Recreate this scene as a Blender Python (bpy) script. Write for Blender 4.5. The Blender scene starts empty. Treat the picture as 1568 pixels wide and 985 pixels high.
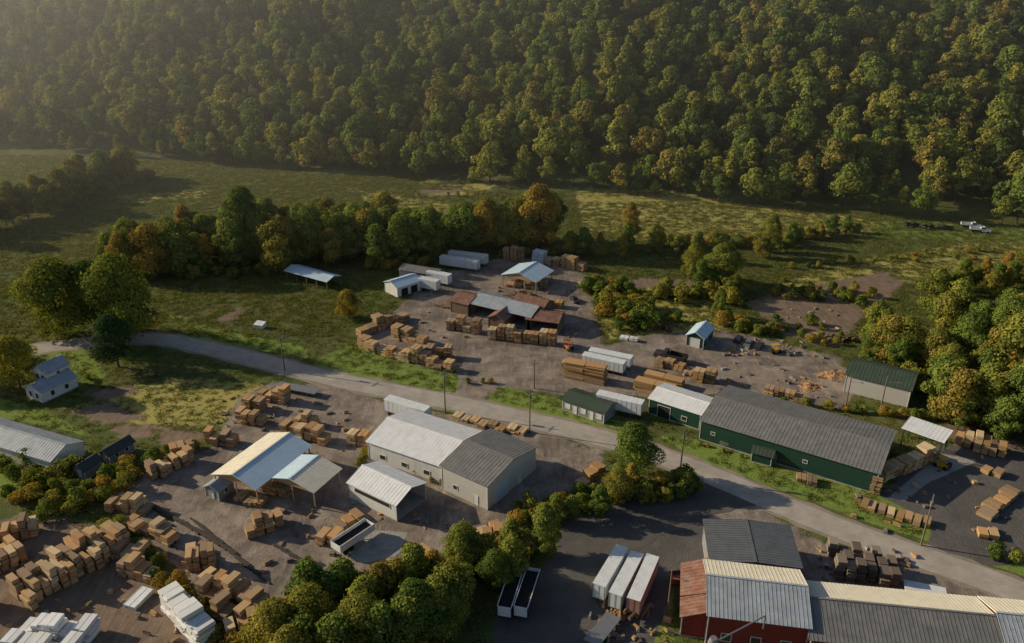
import bpy, math, random
import numpy as np
from mathutils import Vector, Matrix
random.seed(7); rng=np.random.default_rng(7)
scene=bpy.context.scene
# ------------------------------------------------------------------ survey
F=1230.0; PT=math.radians(24.5); HC=96.0
def G(u,v,z=0.0):
    dx=(u-784)/F; dy=(v-492.5)/F
    d=(dx, math.cos(PT)-dy*math.sin(PT), -math.sin(PT)-dy*math.cos(PT))
    t=(HC-z)/-d[2]
    return Vector((d[0]*t,d[1]*t,z))
def hill(x,y):
    x=np.asarray(x,float); y=np.asarray(y,float)
    d=(y-357+0.3*x)/1.044+ 9*np.sin(x/47.0+1)+5*np.sin(x/21.0)
    dd=np.clip(d,0,520)
    z=0.46*dd*dd/(dd+28)
    z=z+ np.clip(dd/120,0,1)*(7*np.sin(x/38+y/90)+4*np.sin(x/17-y/33))
    return z
# ------------------------------------------------------------------ materials
def newmat(name):
    m=bpy.data.materials.new(name); m.use_nodes=True
    nt=m.node_tree; nt.nodes.clear()
    return m,nt
def N(nt,t,**k):
    n=nt.nodes.new(t)
    for a,b in k.items(): setattr(n,a,b)
    return n
def L(nt,a,b): nt.links.new(a,b)
def mixc(nt,fac,a,b,blend='MIX'):
    n=N(nt,'ShaderNodeMix',data_type='RGBA',blend_type=blend)
    for s,val in ((n.inputs[0],fac),(n.inputs[6],a),(n.inputs[7],b)):
        if hasattr(val,'links') : L(nt,val,s)
        elif isinstance(val,(int,float)): s.default_value=val
        else: s.default_value=(*val[:3],1)
    return n.outputs[2]
def math_(nt,op,a,b=0.0,c=None,clamp=False):
    n=N(nt,'ShaderNodeMath',operation=op); n.use_clamp=clamp
    for i,val in enumerate((a,b,c)):
        if val is None: continue
        if hasattr(val,'links'): L(nt,val,n.inputs[i])
        else: n.inputs[i].default_value=val
    return n.outputs[0]
def noise(nt,vec,scale,detail=4,rough=0.55):
    n=N(nt,'ShaderNodeTexNoise'); n.inputs['Scale'].default_value=scale
    n.inputs['Detail'].default_value=detail; n.inputs['Roughness'].default_value=rough
    if vec is not None: L(nt,vec,n.inputs['Vector'])
    return n.outputs['Fac']
def ramp(nt,fac,stops):
    n=N(nt,'ShaderNodeValToRGB'); L(nt,fac,n.inputs[0])
    e=n.color_ramp.elements
    while len(e)<len(stops): e.new(0.5)
    for i,(p,c) in enumerate(stops):
        e[i].position=p; e[i].color=(*c,1) if len(c)==3 else c
    return n.outputs[0]
def finish_mat(nt,col,rough=0.8,metal=0.0,bump=None,bstr=0.3,bdist=0.05,spec=0.5):
    b=N(nt,'ShaderNodeBsdfPrincipled'); o=N(nt,'ShaderNodeOutputMaterial')
    if hasattr(col,'links'): L(nt,col,b.inputs['Base Color'])
    else: b.inputs['Base Color'].default_value=(*col[:3],1)
    b.inputs['Roughness'].default_value=rough; b.inputs['Metallic'].default_value=metal
    b.inputs['Specular IOR Level'].default_value=spec
    if bump is not None:
        bn=N(nt,'ShaderNodeBump'); bn.inputs['Strength'].default_value=bstr; bn.inputs['Distance'].default_value=bdist
        L(nt,bump,bn.inputs['Height']); L(nt,bn.outputs[0],b.inputs['Normal'])
    L(nt,b.outputs[0],o.inputs[0])
def simple(name,col,var=0.25,scale=1.5,rough=0.8,metal=0.0,sid=False,dirt=None,spec=0.4):
    m,nt=newmat(name)
    tc=N(nt,'ShaderNodeTexCoord').outputs['Object']
    n1=noise(nt,tc,scale,5,0.65)
    n2=noise(nt,tc,scale*0.17,3)
    dk=tuple(c*(1-var) for c in col); lt=tuple(min(1,c*(1+var)) for c in col)
    c=ramp(nt,n1,[(0.3,dk),(0.7,lt)])
    if dirt is not None:
        mp=N(nt,'ShaderNodeMapping'); mp.inputs['Scale'].default_value=(1,1,0.3); L(nt,tc,mp.inputs[0])
        f=ramp(nt,noise(nt,mp.outputs[0],0.7,6,0.7),[(0.45,(0,0,0)),(0.75,(1,1,1))])
        c=mixc(nt,math_(nt,'MULTIPLY',f,0.75),c,dirt)
    c=mixc(nt,math_(nt,'MULTIPLY',n2,0.35),c,tuple(x*0.7 for x in col))
    bump=n1
    if sid:
        s=N(nt,'ShaderNodeSeparateXYZ'); L(nt,tc,s.inputs[0])
        w=math_(nt,'SINE',math_(nt,'MULTIPLY',math_(nt,'ADD',s.outputs[0],s.outputs[1]),10.0))
        w=math_(nt,'POWER',math_(nt,'ABSOLUTE',w),0.35)
        c=mixc(nt,math_(nt,'MULTIPLY',math_(nt,'SUBTRACT',1.0,w),0.5),c,tuple(x*0.45 for x in col)); bump=w
    finish_mat(nt,c,rough,metal,bump,0.3,0.03,spec)
    return m
M={}
M['roof_white']=simple('white_metal_roof',(0.86,0.87,0.89),0.06,0.6,0.35,0.0,dirt=(0.62,0.60,0.56),spec=.6)
M['roof_cream_and_lit']=simple('cream_and_sunlit_metal_roof',(0.84,0.78,0.64),0.08,0.6,0.45,0.0,dirt=(0.66,0.58,0.46))  # cream metal, also used to paint sunlit far slopes
M['roof_blue_and_shade']=simple('pale_blue_and_shaded_metal_roof',(0.56,0.72,0.84),0.08,0.6,0.35,0.0,dirt=(0.6,0.64,0.66),spec=.6)  # pale blue metal, also paints the shaded slope of the lumber shed
M['roof_grey']=simple('grey_metal_roof',(0.22,0.215,0.21),0.22,0.5,0.45,0.0,dirt=(0.13,0.12,0.11))
M['roof_slate']=simple('slate_grey_metal_roof',(0.13,0.14,0.155),0.15,0.4,0.5,0.0,dirt=(0.09,0.09,0.095))
M['roof_lgrey']=simple('light_grey_metal_roof',(0.40,0.44,0.49),0.2,0.5,0.4,0.0,dirt=(0.24,0.25,0.26))
M['roof_dkgreen']=simple('dark_green_metal_roof',(0.06,0.085,0.06),0.2,0.5,0.5,0.0)
M['roof_rust']=simple('rusty_metal_roof',(0.22,0.10,0.065),0.35,0.9,0.75,0.0,dirt=(0.34,0.28,0.24))
M['roof_dark']=simple('dark_shingle_roof',(0.07,0.07,0.075),0.25,2,0.85)
M['green']=simple('green_metal_siding',(0.016,0.06,0.042),0.15,1,0.5,sid=True)
M['white']=simple('white_siding',(0.74,0.74,0.72),0.08,1,0.6,sid=True,dirt=(0.52,0.49,0.45))
M['tan']=simple('tan_siding',(0.57,0.55,0.51),0.08,1,0.6,sid=True)
M['grey']=simple('grey_siding',(0.25,0.26,0.26),0.1,1,0.6,sid=True)
M['red']=simple('red_barn_siding',(0.24,0.03,0.024),0.2,1,0.6,sid=True)
M['brown']=simple('weathered_wood_siding',(0.20,0.13,0.085),0.3,1.5,0.85,sid=True)
M['dark']=simple('dark_interior',(0.02,0.019,0.018),0.2,1,0.9)
M['trim']=simple('white_trim',(0.7,0.7,0.68),0.05,2,0.5)
M['doorblue']=simple('overhead_door',(0.5,0.6,0.68),0.06,2,0.5)
M['glass']=simple('window_glass',(0.03,0.04,0.05),0.1,2,0.1,spec=0.8)
M['concrete']=simple('concrete',(0.38,0.37,0.35),0.15,1.2,0.85,dirt=(0.2,0.18,0.16))
M['tyre']=simple('tyre_rubber',(0.02,0.02,0.02),0.2,4,0.9)
M['tr_white']=simple('trailer_white_paint',(0.74,0.77,0.80),0.06,0.8,0.45,dirt=(0.55,0.53,0.5))
M['tr_dark']=simple('trailer_dark_paint',(0.04,0.035,0.035),0.2,0.8,0.5)
M['tr_rust']=simple('trailer_orange_brown_body',(0.42,0.2,0.14),0.15,0.8,0.55,dirt=(0.5,0.45,0.4))  # orange-brown body colour, used on one trailer
M['steel']=simple('galvanised_steel',(0.33,0.33,0.34),0.15,2,0.45,0.6)
M['pole']=simple('creosote_pole_wood',(0.18,0.14,0.10),0.3,3,0.9)
M['bark']=simple('bark',(0.10,0.075,0.055),0.35,3,0.95)
M['yellow']=simple('machine_yellow_paint',(0.55,0.32,0.03),0.1,2,0.5)
M['orange']=simple('machine_orange_paint',(0.5,0.13,0.03),0.1,2,0.5)
M['bluep']=simple('blue_paint',(0.05,0.12,0.3),0.1,2,0.4)
M['wire']=simple('wire',(0.03,0.03,0.03),0.1,2,0.6)
M['sawdust']=simple('sawdust',(0.40,0.23,0.12),0.35,1.2,0.95)
M['timber_dark']=simple('timber_bunks',(0.06,0.048,0.04),0.4,2,0.9)
M['rail']=simple('bare_wood',(0.38,0.26,0.16),0.3,2,0.85)

def lumber_mat(name,wood=True):
    m,nt=newmat(name)
    at=N(nt,'ShaderNodeAttribute',attribute_name='tint').outputs['Color']
    tc=N(nt,'ShaderNodeTexCoord').outputs['Object']
    s=N(nt,'ShaderNodeSeparateXYZ'); L(nt,tc,s.inputs[0])
    n1=noise(nt,tc,5,4,0.7); n2=noise(nt,tc,0.9,3)
    if wood:
        w=math_(nt,'ABSOLUTE',math_(nt,'SINE',math_(nt,'MULTIPLY',s.outputs[2],17.0)))
        w=math_(nt,'POWER',w,0.5)
        c=mixc(nt,math_(nt,'MULTIPLY',math_(nt,'SUBTRACT',1,w),0.5),at,(0.06,0.035,0.02))
        c=mixc(nt,0.45,c,ramp(nt,n1,[(0.25,(0.45,0.38,0.3)),(0.75,(1,1,1))]),'MULTIPLY')
        c=mixc(nt,math_(nt,'MULTIPLY',n2,0.15),c,(0.22,0.17,0.12))
        finish_mat(nt,c,0.85,0,w,0.5,0.04,0.2)
    else:
        c=mixc(nt,math_(nt,'MULTIPLY',n2,0.3),at,(0.5,0.5,0.5))
        finish_mat(nt,c,0.4,0,n1,0.5,0.04,0.5)
    return m
M['lumber']=lumber_mat('sawn_lumber'); M['wrap']=lumber_mat('plastic_wrap',False)

def leaf_mat(name,cols,trans=0.3):
    m,nt=newmat(name)
    oi=N(nt,'ShaderNodeObjectInfo').outputs['Random']
    k=len(cols)
    c=ramp(nt,oi,[((i+0.5)/k if k>1 else 0.5,cols[i]) for i in range(k)])
    at=N(nt,'ShaderNodeAttribute',attribute_name='lf').outputs['Fac']
    c=mixc(nt,1.0,c,ramp(nt,at,[(0.0,(0.42,0.46,0.42)),(0.55,(1,1,1)),(1.0,(1.5,1.4,1.05))]),'MULTIPLY')  # bright end yellowed: sun on the crowns painted into leaf colour
    df=N(nt,'ShaderNodeBsdfDiffuse'); tr=N(nt,'ShaderNodeBsdfTranslucent'); mx=N(nt,'ShaderNodeMixShader')
    L(nt,c,df.inputs[0]); L(nt,mixc(nt,1.0,c,(1.3,1.25,0.6),'MULTIPLY'),tr.inputs[0])
    mx.inputs[0].default_value=trans
    L(nt,df.outputs[0],mx.inputs[1]); L(nt,tr.outputs[0],mx.inputs[2])
    o=N(nt,'ShaderNodeOutputMaterial'); L(nt,mx.outputs[0],o.inputs[0])
    return m
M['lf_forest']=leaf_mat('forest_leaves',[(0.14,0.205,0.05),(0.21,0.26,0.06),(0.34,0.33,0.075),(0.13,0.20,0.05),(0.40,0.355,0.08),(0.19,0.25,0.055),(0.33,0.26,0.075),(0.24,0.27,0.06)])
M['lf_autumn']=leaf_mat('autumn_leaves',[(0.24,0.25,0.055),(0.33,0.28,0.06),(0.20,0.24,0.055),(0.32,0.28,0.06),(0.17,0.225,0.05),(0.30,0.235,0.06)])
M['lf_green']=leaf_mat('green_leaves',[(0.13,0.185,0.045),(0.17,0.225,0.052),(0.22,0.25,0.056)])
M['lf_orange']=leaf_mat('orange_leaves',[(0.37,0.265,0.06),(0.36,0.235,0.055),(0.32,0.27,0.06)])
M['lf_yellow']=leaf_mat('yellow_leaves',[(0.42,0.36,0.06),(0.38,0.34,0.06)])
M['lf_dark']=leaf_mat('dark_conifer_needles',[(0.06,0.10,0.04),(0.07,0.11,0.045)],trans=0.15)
M['lf_grass']=leaf_mat('grass_blades',[(0.15,0.19,0.055),(0.22,0.22,0.075),(0.18,0.21,0.06),(0.28,0.25,0.095)],trans=0.4)

# ------------------------------------------------------------------ mesh builder
class MB:
    def __init__(s): s.v=[];s.f=[];s.m=[];s.t=[]
    def hexa(s,p,mi=0,t=(1,1,1)):
        b=len(s.v); s.v+=[tuple(q) for q in p]
        for q in ((3,2,1,0),(4,5,6,7),(0,1,5,4),(1,2,6,5),(2,3,7,6),(3,0,4,7)):
            s.f.append([b+i for i in q]); s.m.append(mi); s.t.append(t)
    def box(s,x0,x1,y0,y1,z0,z1,mi=0,t=(1,1,1),rot=0.0,piv=None):
        P=[(x0,y0,z0),(x1,y0,z0),(x1,y1,z0),(x0,y1,z0),(x0,y0,z1),(x1,y0,z1),(x1,y1,z1),(x0,y1,z1)]
        if rot:
            cx,cy=piv if piv else ((x0+x1)/2,(y0+y1)/2); c,sn=math.cos(rot),math.sin(rot)
            P=[(cx+(x-cx)*c-(y-cy)*sn, cy+(x-cx)*sn+(y-cy)*c, z) for x,y,z in P]
        s.hexa(P,mi,t)
    def poly(s,pts,mi=0,t=(1,1,1)):
        b=len(s.v); s.v+=[tuple(q) for q in pts]; s.f.append(list(range(b,b+len(pts)))); s.m.append(mi); s.t.append(t)
    def tube(s,p0,p1,r0,r1,n=8,mi=0,t=(1,1,1),cap=True):
        p0=Vector(p0);p1=Vector(p1); d=(p1-p0).normalized()
        a=Vector((0,0,1)) if abs(d.z)<0.9 else Vector((1,0,0))
        x=d.cross(a).normalized(); y=d.cross(x); b=len(s.v)
        for p,r in ((p0,r0),(p1,r1)):
            for i in range(n):
                an=2*math.pi*i/n; s.v.append(tuple(p+x*math.cos(an)*r+y*math.sin(an)*r))
        for i in range(n):
            j=(i+1)%n; s.f.append([b+i,b+n+i,b+n+j,b+j]); s.m.append(mi); s.t.append(t)
        if cap:
            s.f.append([b+i for i in range(n)]); s.m.append(mi); s.t.append(t)
            s.f.append([b+n+i for i in range(n)][::-1]); s.m.append(mi); s.t.append(t)
    def mesh(s,name,mats,tint=False):
        me=bpy.data.meshes.new(name); me.from_pydata(s.v,[],s.f)
        for m in mats: me.materials.append(M[m])
        me.polygons.foreach_set('material_index',s.m)
        if tint:
            ca=me.color_attributes.new('tint','FLOAT_COLOR','CORNER'); arr=[]
            for f,t in zip(s.f,s.t): arr+= [t[0],t[1],t[2],1.0]*len(f)
            ca.data.foreach_set('color',arr)
        me.update(); return me
    def obj(s,name,mats,parent=None,tint=False,mat=None,bevel=0):
        o=bpy.data.objects.new(name,s.mesh(name,mats,tint)); scene.collection.objects.link(o)
        if parent: o.parent=parent
        if mat is not None: o.matrix_world=mat
        if bevel:
            b=o.modifiers.new('bevel','BEVEL'); b.width=bevel; b.segments=1
        return o
def frame(P0,ex):
    ex=Vector((ex.x,ex.y,0)).normalized(); ey=Vector((-ex.y,ex.x,0))
    m=Matrix.Identity(4); m.col[0][:3]=ex; m.col[1][:3]=ey; m.col[3][:3]=(P0.x,P0.y,0)
    return m
def empty(name,mat):
    e=bpy.data.objects.new(name,None); scene.collection.objects.link(e); e.matrix_world=mat; return e

# ------------------------------------------------------------------ buildings
def slope_slab(b,q,th=0.12,rib=0.9,mi=0,ribmi=None):
    q=[Vector(p) for p in q]
    n=(q[1]-q[0]).cross(q[3]-q[0]).normalized()
    if n.z<0: n=-n
    lo=[p-n*th for p in q]
    if (q[1]-q[0]).cross(q[3]-q[0]).z>0: b.hexa([*lo,*q],mi)
    else: b.hexa([lo[3],lo[2],lo[1],lo[0],q[3],q[2],q[1],q[0]],mi)
    Lx=(q[1]-q[0]).length; k=max(2,int(Lx/rib))
    e=(q[1]-q[0]).normalized()
    for i in range(k+1):
        t=i/k; a=q[0].lerp(q[1],t); c=q[3].lerp(q[2],t); w=e*0.03
        if i==0: a+=w;c+=w
        if i==k: a-=w;c-=w
        up=n*0.04; s0=n*0.004
        P=[a-w+s0,a+w+s0,c+w+s0,c-w+s0,a-w+up,a+w+up,c+w+up,c-w+up]
        b.hexa(P if (q[1]-q[0]).cross(q[3]-q[0]).z>0 else [P[3],P[2],P[1],P[0],P[7],P[6],P[5],P[4]],mi)
def building(name,p0,p1,p2,h,rise,wall='white',roof='roof_white',ridge='x',oh=0.4,openb=False,feats=(),W=None,roof2=None,base=0.0,rib=0.75,opensides=''):
    P0=G(*p0,h);P1=G(*p1,h)
    ex=(P1-P0).normalized(); ey=Vector((-ex.y,ex.x,0)); 
    if W is None: W=(G(*p2,h)-P0).dot(ey)
    Ln=(P1-P0).length
    if W<0: P0,ex,W=P1,-ex,-W
    mat=frame(P0,ex); e=empty(name,mat)
    X,Y=Ln,W
    slope=rise/(Y/2 if ridge=='x' else X/2 if ridge=='y' else Y)
    r=MB(); r2=MB()
    if ridge=='x':
        ze=h-oh*slope; zr=h+rise
        slope_slab(r,[(-oh,-oh,ze),(X+oh,-oh,ze),(X+oh,Y/2,zr),(-oh,Y/2,zr)],rib=rib)
        slope_slab(r2,[(X+oh,Y+oh,ze),(-oh,Y+oh,ze),(-oh,Y/2,zr),(X+oh,Y/2,zr)],rib=rib)
        r.box(-oh,X+oh,Y/2-0.18,Y/2+0.18,zr-0.03,zr+0.07)
    elif ridge=='y':
        ze=h-oh*slope; zr=h+rise
        slope_slab(r,[(-oh,Y+oh,ze),(-oh,-oh,ze),(X/2,-oh,zr),(X/2,Y+oh,zr)],rib=rib)
        slope_slab(r2,[(X+oh,-oh,ze),(X+oh,Y+oh,ze),(X/2,Y+oh,zr),(X/2,-oh,zr)],rib=rib)
        r.box(X/2-0.18,X/2+0.18,-oh,Y+oh,zr-0.03,zr+0.07)
    else:
        slope_slab(r,[(-oh,-oh,h-oh*slope),(X+oh,-oh,h-oh*slope),(X+oh,Y+oh,h+rise+oh*slope),(-oh,Y+oh,h+rise+oh*slope)],rib=rib)
    r.obj('roof',[roof],e)
    if r2.v: r2.obj('roof_far_slope',[roof2 or roof],e)
    w=MB(); g=0.13
    hh=h-g
    if openb:
        nx=max(2,int(X/4)+1); ny=max(2,int(Y/5)+1)
        for i in range(nx):
            for j in range(ny):
                if 0<i<nx-1 and 0<j<ny-1: continue
                x=0.15+(X-0.3)*i/(nx-1); y=0.15+(Y-0.3)*j/(ny-1)
                w.box(x-.12,x+.12,y-.12,y+.12,0,hh)
        w.box(0,X,0,0.12,hh-0.35,hh-.02); w.box(0,X,Y-0.12,Y,hh-0.35,hh-.02)
        if ridge=='x':
            for x in (0.02,X-0.1): w.poly([(x,0.02,hh-.02),(x,Y-.02,hh-.02),(x,Y/2,hh+rise-.05)])
        elif ridge=='y':
            for y in (0.02,Y-0.1): w.poly([(0.02,y,hh-.02),(X-.02,y,hh-.02),(X/2,y,hh+rise-.05)])
    else:
        if 'F' not in opensides:
            w.poly([(0,0,0),(X,0,0),(X,0,hh)]+([(X/2,0,hh+rise)] if ridge=='y' else [])+[(0,0,hh)])
        zb=hh+(rise if ridge=='shed' else 0)
        w.poly([(X,Y,0),(0,Y,0),(0,Y,zb)]+([(X/2,Y,hh+rise)] if ridge=='y' else [])+[(X,Y,zb)])
        mid=[(0,Y/2,hh+rise)] if ridge=='x' else []
        if 'L' not in opensides: w.poly([(0,Y,0),(0,0,0),(0,0,hh)]+mid+[(0,Y,zb)])
        mid=[(X,Y/2,hh+rise)] if ridge=='x' else []
        if 'R' not in opensides: w.poly([(X,0,0),(X,Y,0),(X,Y,zb)]+mid+[(X,0,hh)])
        w.box(-0.04,X+0.04,-0.04,Y+0.04,-0.1,0.25,1)
        for x in (0,X):
            for y in (0,Y): w.box(x-.07,x+.07,y-.07,y+.07,0.25,hh-.05,2)
    w.obj('walls',[wall,'concrete','trim' if wall!='brown' else 'brown'],e)
    if feats:
        d=MB(); mats=[]
        for (side,c,z0,ww,zh,kind) in feats:
            if kind not in mats: mats.append(kind)
            if 'trim' not in mats: mats.append('trim')
            mi=mats.index(kind); ti=mats.index('trim')
            tot=X if side in 'FB' else Y
            a=c*tot-ww/2; bb=c*tot+ww/2
            def put(a,bb,z0,z1,d0,d1,mi):
                if side=='F': d.box(a,bb,-d1,-d0,z0,z1,mi)
                if side=='B': d.box(a,bb,Y+d0,Y+d1,z0,z1,mi)
                if side=='L': d.box(-d1,-d0,a,bb,z0,z1,mi)
                if side=='R': d.box(X+d0,X+d1,a,bb,z0,z1,mi)
            put(a,bb,z0,z0+zh,0.01,0.05,mi)
            if kind in('glass','doorblue','trim','dark'):
                t=0.1
                put(a-t,a,z0-t if z0>0.4 else z0,z0+zh+t,0.01,0.09,ti); put(bb,bb+t,z0-t if z0>0.4 else z0,z0+zh+t,0.01,0.09,ti)
                put(a,bb,z0+zh,z0+zh+t,0.01,0.09,ti)
                if z0>0.4: put(a,bb,z0-t,z0,0.01,0.09,ti)
        d.obj('doors_and_windows',mats,e)
    return e,X,Y
WIN='glass'
building('green_warehouse',(1074,643),(1346,724),(1131,594),5.0,1.5,'green','roof_grey',W=18,feats=[('F',t,2.2,.8,0.6,WIN) for t in (.08,.62)]+[('F',.45,.1,1.0,2.1,'steel'),('R',.5,.1,9,3.9,'dark')])
building('green_entry_porch',(1152,691),(1182,699),(1162,682),2.6,0.6,'green','roof_dkgreen','x',W=3)
building('loading_canopy',(1384,655),(1444,676),(1380,655),4.6,0.3,'green','roof_white','shed',openb=True,W=5)
building('white_roof_workshop',(995,609),(1073,634),(1018,587),4.2,0.9,'green','roof_white',feats=[('F',.3,.1,3,3,'dark'),('F',.7,1.2,1.2,1,WIN)])
building('green_garage',(1052,512),(1078,518),(1070,497),3.4,1.3,'green','roof_blue_and_shade','y',W=8,feats=[('F',.5,.1,2.6,2.6,'trim'),('R',.4,1.2,1,1,WIN)])
building('tan_pole_barn',(1297,573),(1395,597),(1314,548),4.8,1.6,'tan','roof_dkgreen',feats=[('L',.5,.1,3,3.4,'doorblue')])
building('white_workshop',(563,675),(676,713),(602,641),4.6,1.7,'white','roof_white',W=14.5,feats=[('F',t,1.2,1.4,1.0,WIN) for t in (.2,.5,.8)]+[('L',.5,.1,4,3.2,'dark')])
building('grey_roof_warehouse',(676,712),(746,743),(735,652),5.8,1.5,'tan','roof_grey',W=16,feats=[('R',.28,.1,4.2,3.6,'doorblue'),('R',.65,.1,1.0,2.1,'trim'),('F',.3,1.5,1,.9,WIN),('F',.75,.1,1,2.1,'trim')])
building('white_storage_shed',(534,738),(606,772),(575,714),4.0,1.4,'white','roof_white',W=8.2,opensides='R',feats=[('F',.5,2.4,9,.9,'dark')])
building('open_lumber_shed',(327,725),(392,747),(425,668),4.4,1.6,'rail','roof_cream_and_lit','y',openb=True,roof2='roof_blue_and_shade')  # blue second slope is shade painted onto the cream roof
building('open_side_shed',(412,730),(480,752),(462,700),4.0,1.4,'rail','roof_blue_and_shade','y',openb=True,roof2='roof_cream_and_lit')
building('small_grey_hut',(313,744),(333,751),(325,733),2.6,.9,'grey','roof_lgrey','y',W=4,feats=[('F',.5,.1,.9,2,'trim'),('R',.5,1,.9,.9,WIN)])
building('long_storage_building',(77,705),(-90,655),(133,678),3.6,1.5,'white','roof_lgrey',feats=[('F',t,.1,2.6,2.5,'trim') for t in (.15,.3,.45)])
building('white_farmhouse',(38,592),(62,601),(70,585),3.0,1.4,'white','roof_lgrey','y',W=9,feats=[('F',.3,1,.9,1.2,WIN),('F',.7,1,.9,1.2,WIN),('R',.3,1,.9,1.2,WIN),('R',.7,1,.9,1.2,WIN)])
building('farmhouse_wing',(50,566),(70,572),(60,555),5.6,1.6,'white','roof_lgrey','y',W=6,feats=[('F',.3,1,.9,1.2,WIN),('F',.7,1,.9,1.2,WIN),('F',.3,3.6,.9,1.2,WIN),('F',.7,3.6,.9,1.2,WIN),('R',.5,3.6,.9,1.2,WIN)])
building('garden_shed',(153,692),(166,697),(190,680),2.4,1.0,'grey','roof_dark','y',W=6,feats=[('F',.5,.1,1,1.9,'trim'),('R',.3,1,.8,.8,WIN),('R',.7,1,.8,.8,WIN)])
building('garden_shed',(113,715),(128,720),(140,705),2.4,1.0,'grey','roof_dark','y',W=4,feats=[('F',.5,.1,1,1.9,'trim')])
building('field_shelter',(437,414),(500,431),(452,406),3.2,.9,'brown','roof_blue_and_shade',openb=True,W=6)
building('blue_roof_shed',(589,431),(608,440),(620,418),3.6,1.2,'white','roof_blue_and_shade','y',W=9,feats=[('R',.3,.1,2.5,2.5,'dark'),('R',.7,.1,2.5,2.5,'dark')])
building('long_grey_shed',(612,412),(668,421),(622,404),3.4,1.0,'grey','roof_grey')
building('open_pavilion',(769,420),(821,431),(800,403),4.0,1.8,'rail','roof_blue_and_shade','y',openb=True,W=11)
building('sawmill_main_shed',(722,464),(812,485),(735,450),4.2,1.5,'brown','roof_lgrey',W=9,opensides='F')
building('sawmill_shed',(690,460),(716,466),(705,447),4.0,1.4,'brown','roof_rust',W=8)
building('sawmill_shed',(784,462),(830,473),(800,450),5.0,1.4,'brown','roof_rust',W=7)
building('sawmill_shed',(748,485),(772,490),(760,474),3.6,1.2,'brown','roof_rust','y',W=8)
building('sawmill_shed',(806,488),(854,494),(815,473),3.8,1.2,'brown','roof_rust',W=8,opensides='F')
building('grey_office_trailer_home',(862,611),(925,632),(875,600),3.0,.9,'grey','roof_dkgreen',W=6,feats=[('F',t,1.0,1.3,1.1,'trim') for t in (.12,.5,.88)]+[('F',.3,.1,.95,2,'trim'),('F',.7,.1,.95,2,'trim')])
building('red_barn',(1086,940),(1240,959),(1086,858),6.4,2.2,'red','roof_lgrey',roof2='roof_cream_and_lit',rib=.6,feats=[('F',t,1.5,1.4,1.4,WIN) for t in (.2,.5,.8)])  # far slope coloured cream to paint the sun falling on it
building('dark_roof_annex',(1089,857),(1226,868),(1083,797),5.0,.5,'grey','roof_slate','y',rib=.6)
building('rust_roof_lean_to',(1045,942),(1046,864),(1083,942),4.2,1.6,'red','roof_rust','shed')
building('long_red_building',(1243,977),(1540,1008),(1243,891),5.4,2.2,'red','roof_grey',roof2='roof_cream_and_lit',rib=.6)  # sunlight on the far slope painted in cream, as on the barn
building('red_building_wing',(1548,1000),(1720,1018),(1540,918),5.8,2.2,'red','roof_lgrey',roof2='roof_cream_and_lit',rib=.6)  # far slope likewise painted as sunlit
# ------------------------------------------------------------------ lumber
WOOD=[(0.64,0.42,0.22),(0.56,0.36,0.19),(0.70,0.48,0.26),(0.50,0.34,0.20),(0.62,0.37,0.17),(0.76,0.58,0.36),(0.42,0.30,0.20)]
ORG=[(0.64,0.40,0.19),(0.60,0.36,0.16)]
WHT=[(0.80,0.81,0.84),(0.84,0.84,0.84)]
GRY=[(0.26,0.21,0.17),(0.18,0.145,0.125),(0.32,0.27,0.22)]
def lumber(p0,p1,n,lv,depth=1,dl=2.7,pal=WOOD,name='lumber_stack',mt='lumber'):
    P0=G(*p0);P1=G(*p1); Ln=(P1-P0).length; mat=frame(P0,P1-P0); b=MB(); pitch=Ln/n
    for r in range(depth):
        y0=r*(dl+0.5)
        for i in range(n):
            if depth>1 and random.random()<0.08: continue
            k=max(1,lv+random.choice((-1,0,0,0,1)) ) if lv>1 else 1
            xo=random.uniform(-.15,.15); yo=random.uniform(-.6,.6); z=0.12
            tc=random.choice(pal); 
            x0=i*pitch+0.1; x1=(i+1)*pitch-0.2
            for l in range(k):
                if random.random()<0.35: tc=random.choice(pal)
                hb=random.uniform(0.7,1.05); a=random.uniform(-.05,.05)
                jx=xo+random.uniform(-.15,.15); jy=yo+random.uniform(-.25,.25)
                dd=dl*random.uniform(.8,1.1)
                for q in (0.15,0.5,0.85):
                    b.box(x0+jx+.05,x1+jx-.05,y0+jy+dd*q-.05,y0+jy+dd*q+.05,z-.135,z-.003,0,(0.1,0.07,0.05))
                ns=3
                half=(x1-x0)/2 if (x1-x0)>1.7 else None
                for sidx in range(ns):
                    za=z+hb*sidx/ns+0.03*(sidx>0); zb=z+hb*(sidx+1)/ns
                    kk=random.uniform(.8,1.12); tt=tuple(c*kk for c in tc)
                    ex=random.uniform(-.08,.08)
                    if half:
                        e2=random.uniform(-.2,.2); k2=random.uniform(.8,1.1)
                        b.box(x0+jx,x0+jx+half-.06,y0+jy+ex,y0+jy+dd,za,zb,0,tt,a,(x0+half,y0+dd/2))
                        b.box(x0+jx+half+.06,x1+jx,y0+jy-ex+e2,y0+jy+dd+ex,za,zb,0,tuple(c*k2 for c in tt),a,(x0+half,y0+dd/2))
                    else: b.box(x0+jx,x1+jx,y0+jy+ex,y0+jy+dd,za,zb,0,tt,a)
                z+=hb+0.14
    b.obj(name,[mt],None,True,mat)
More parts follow.
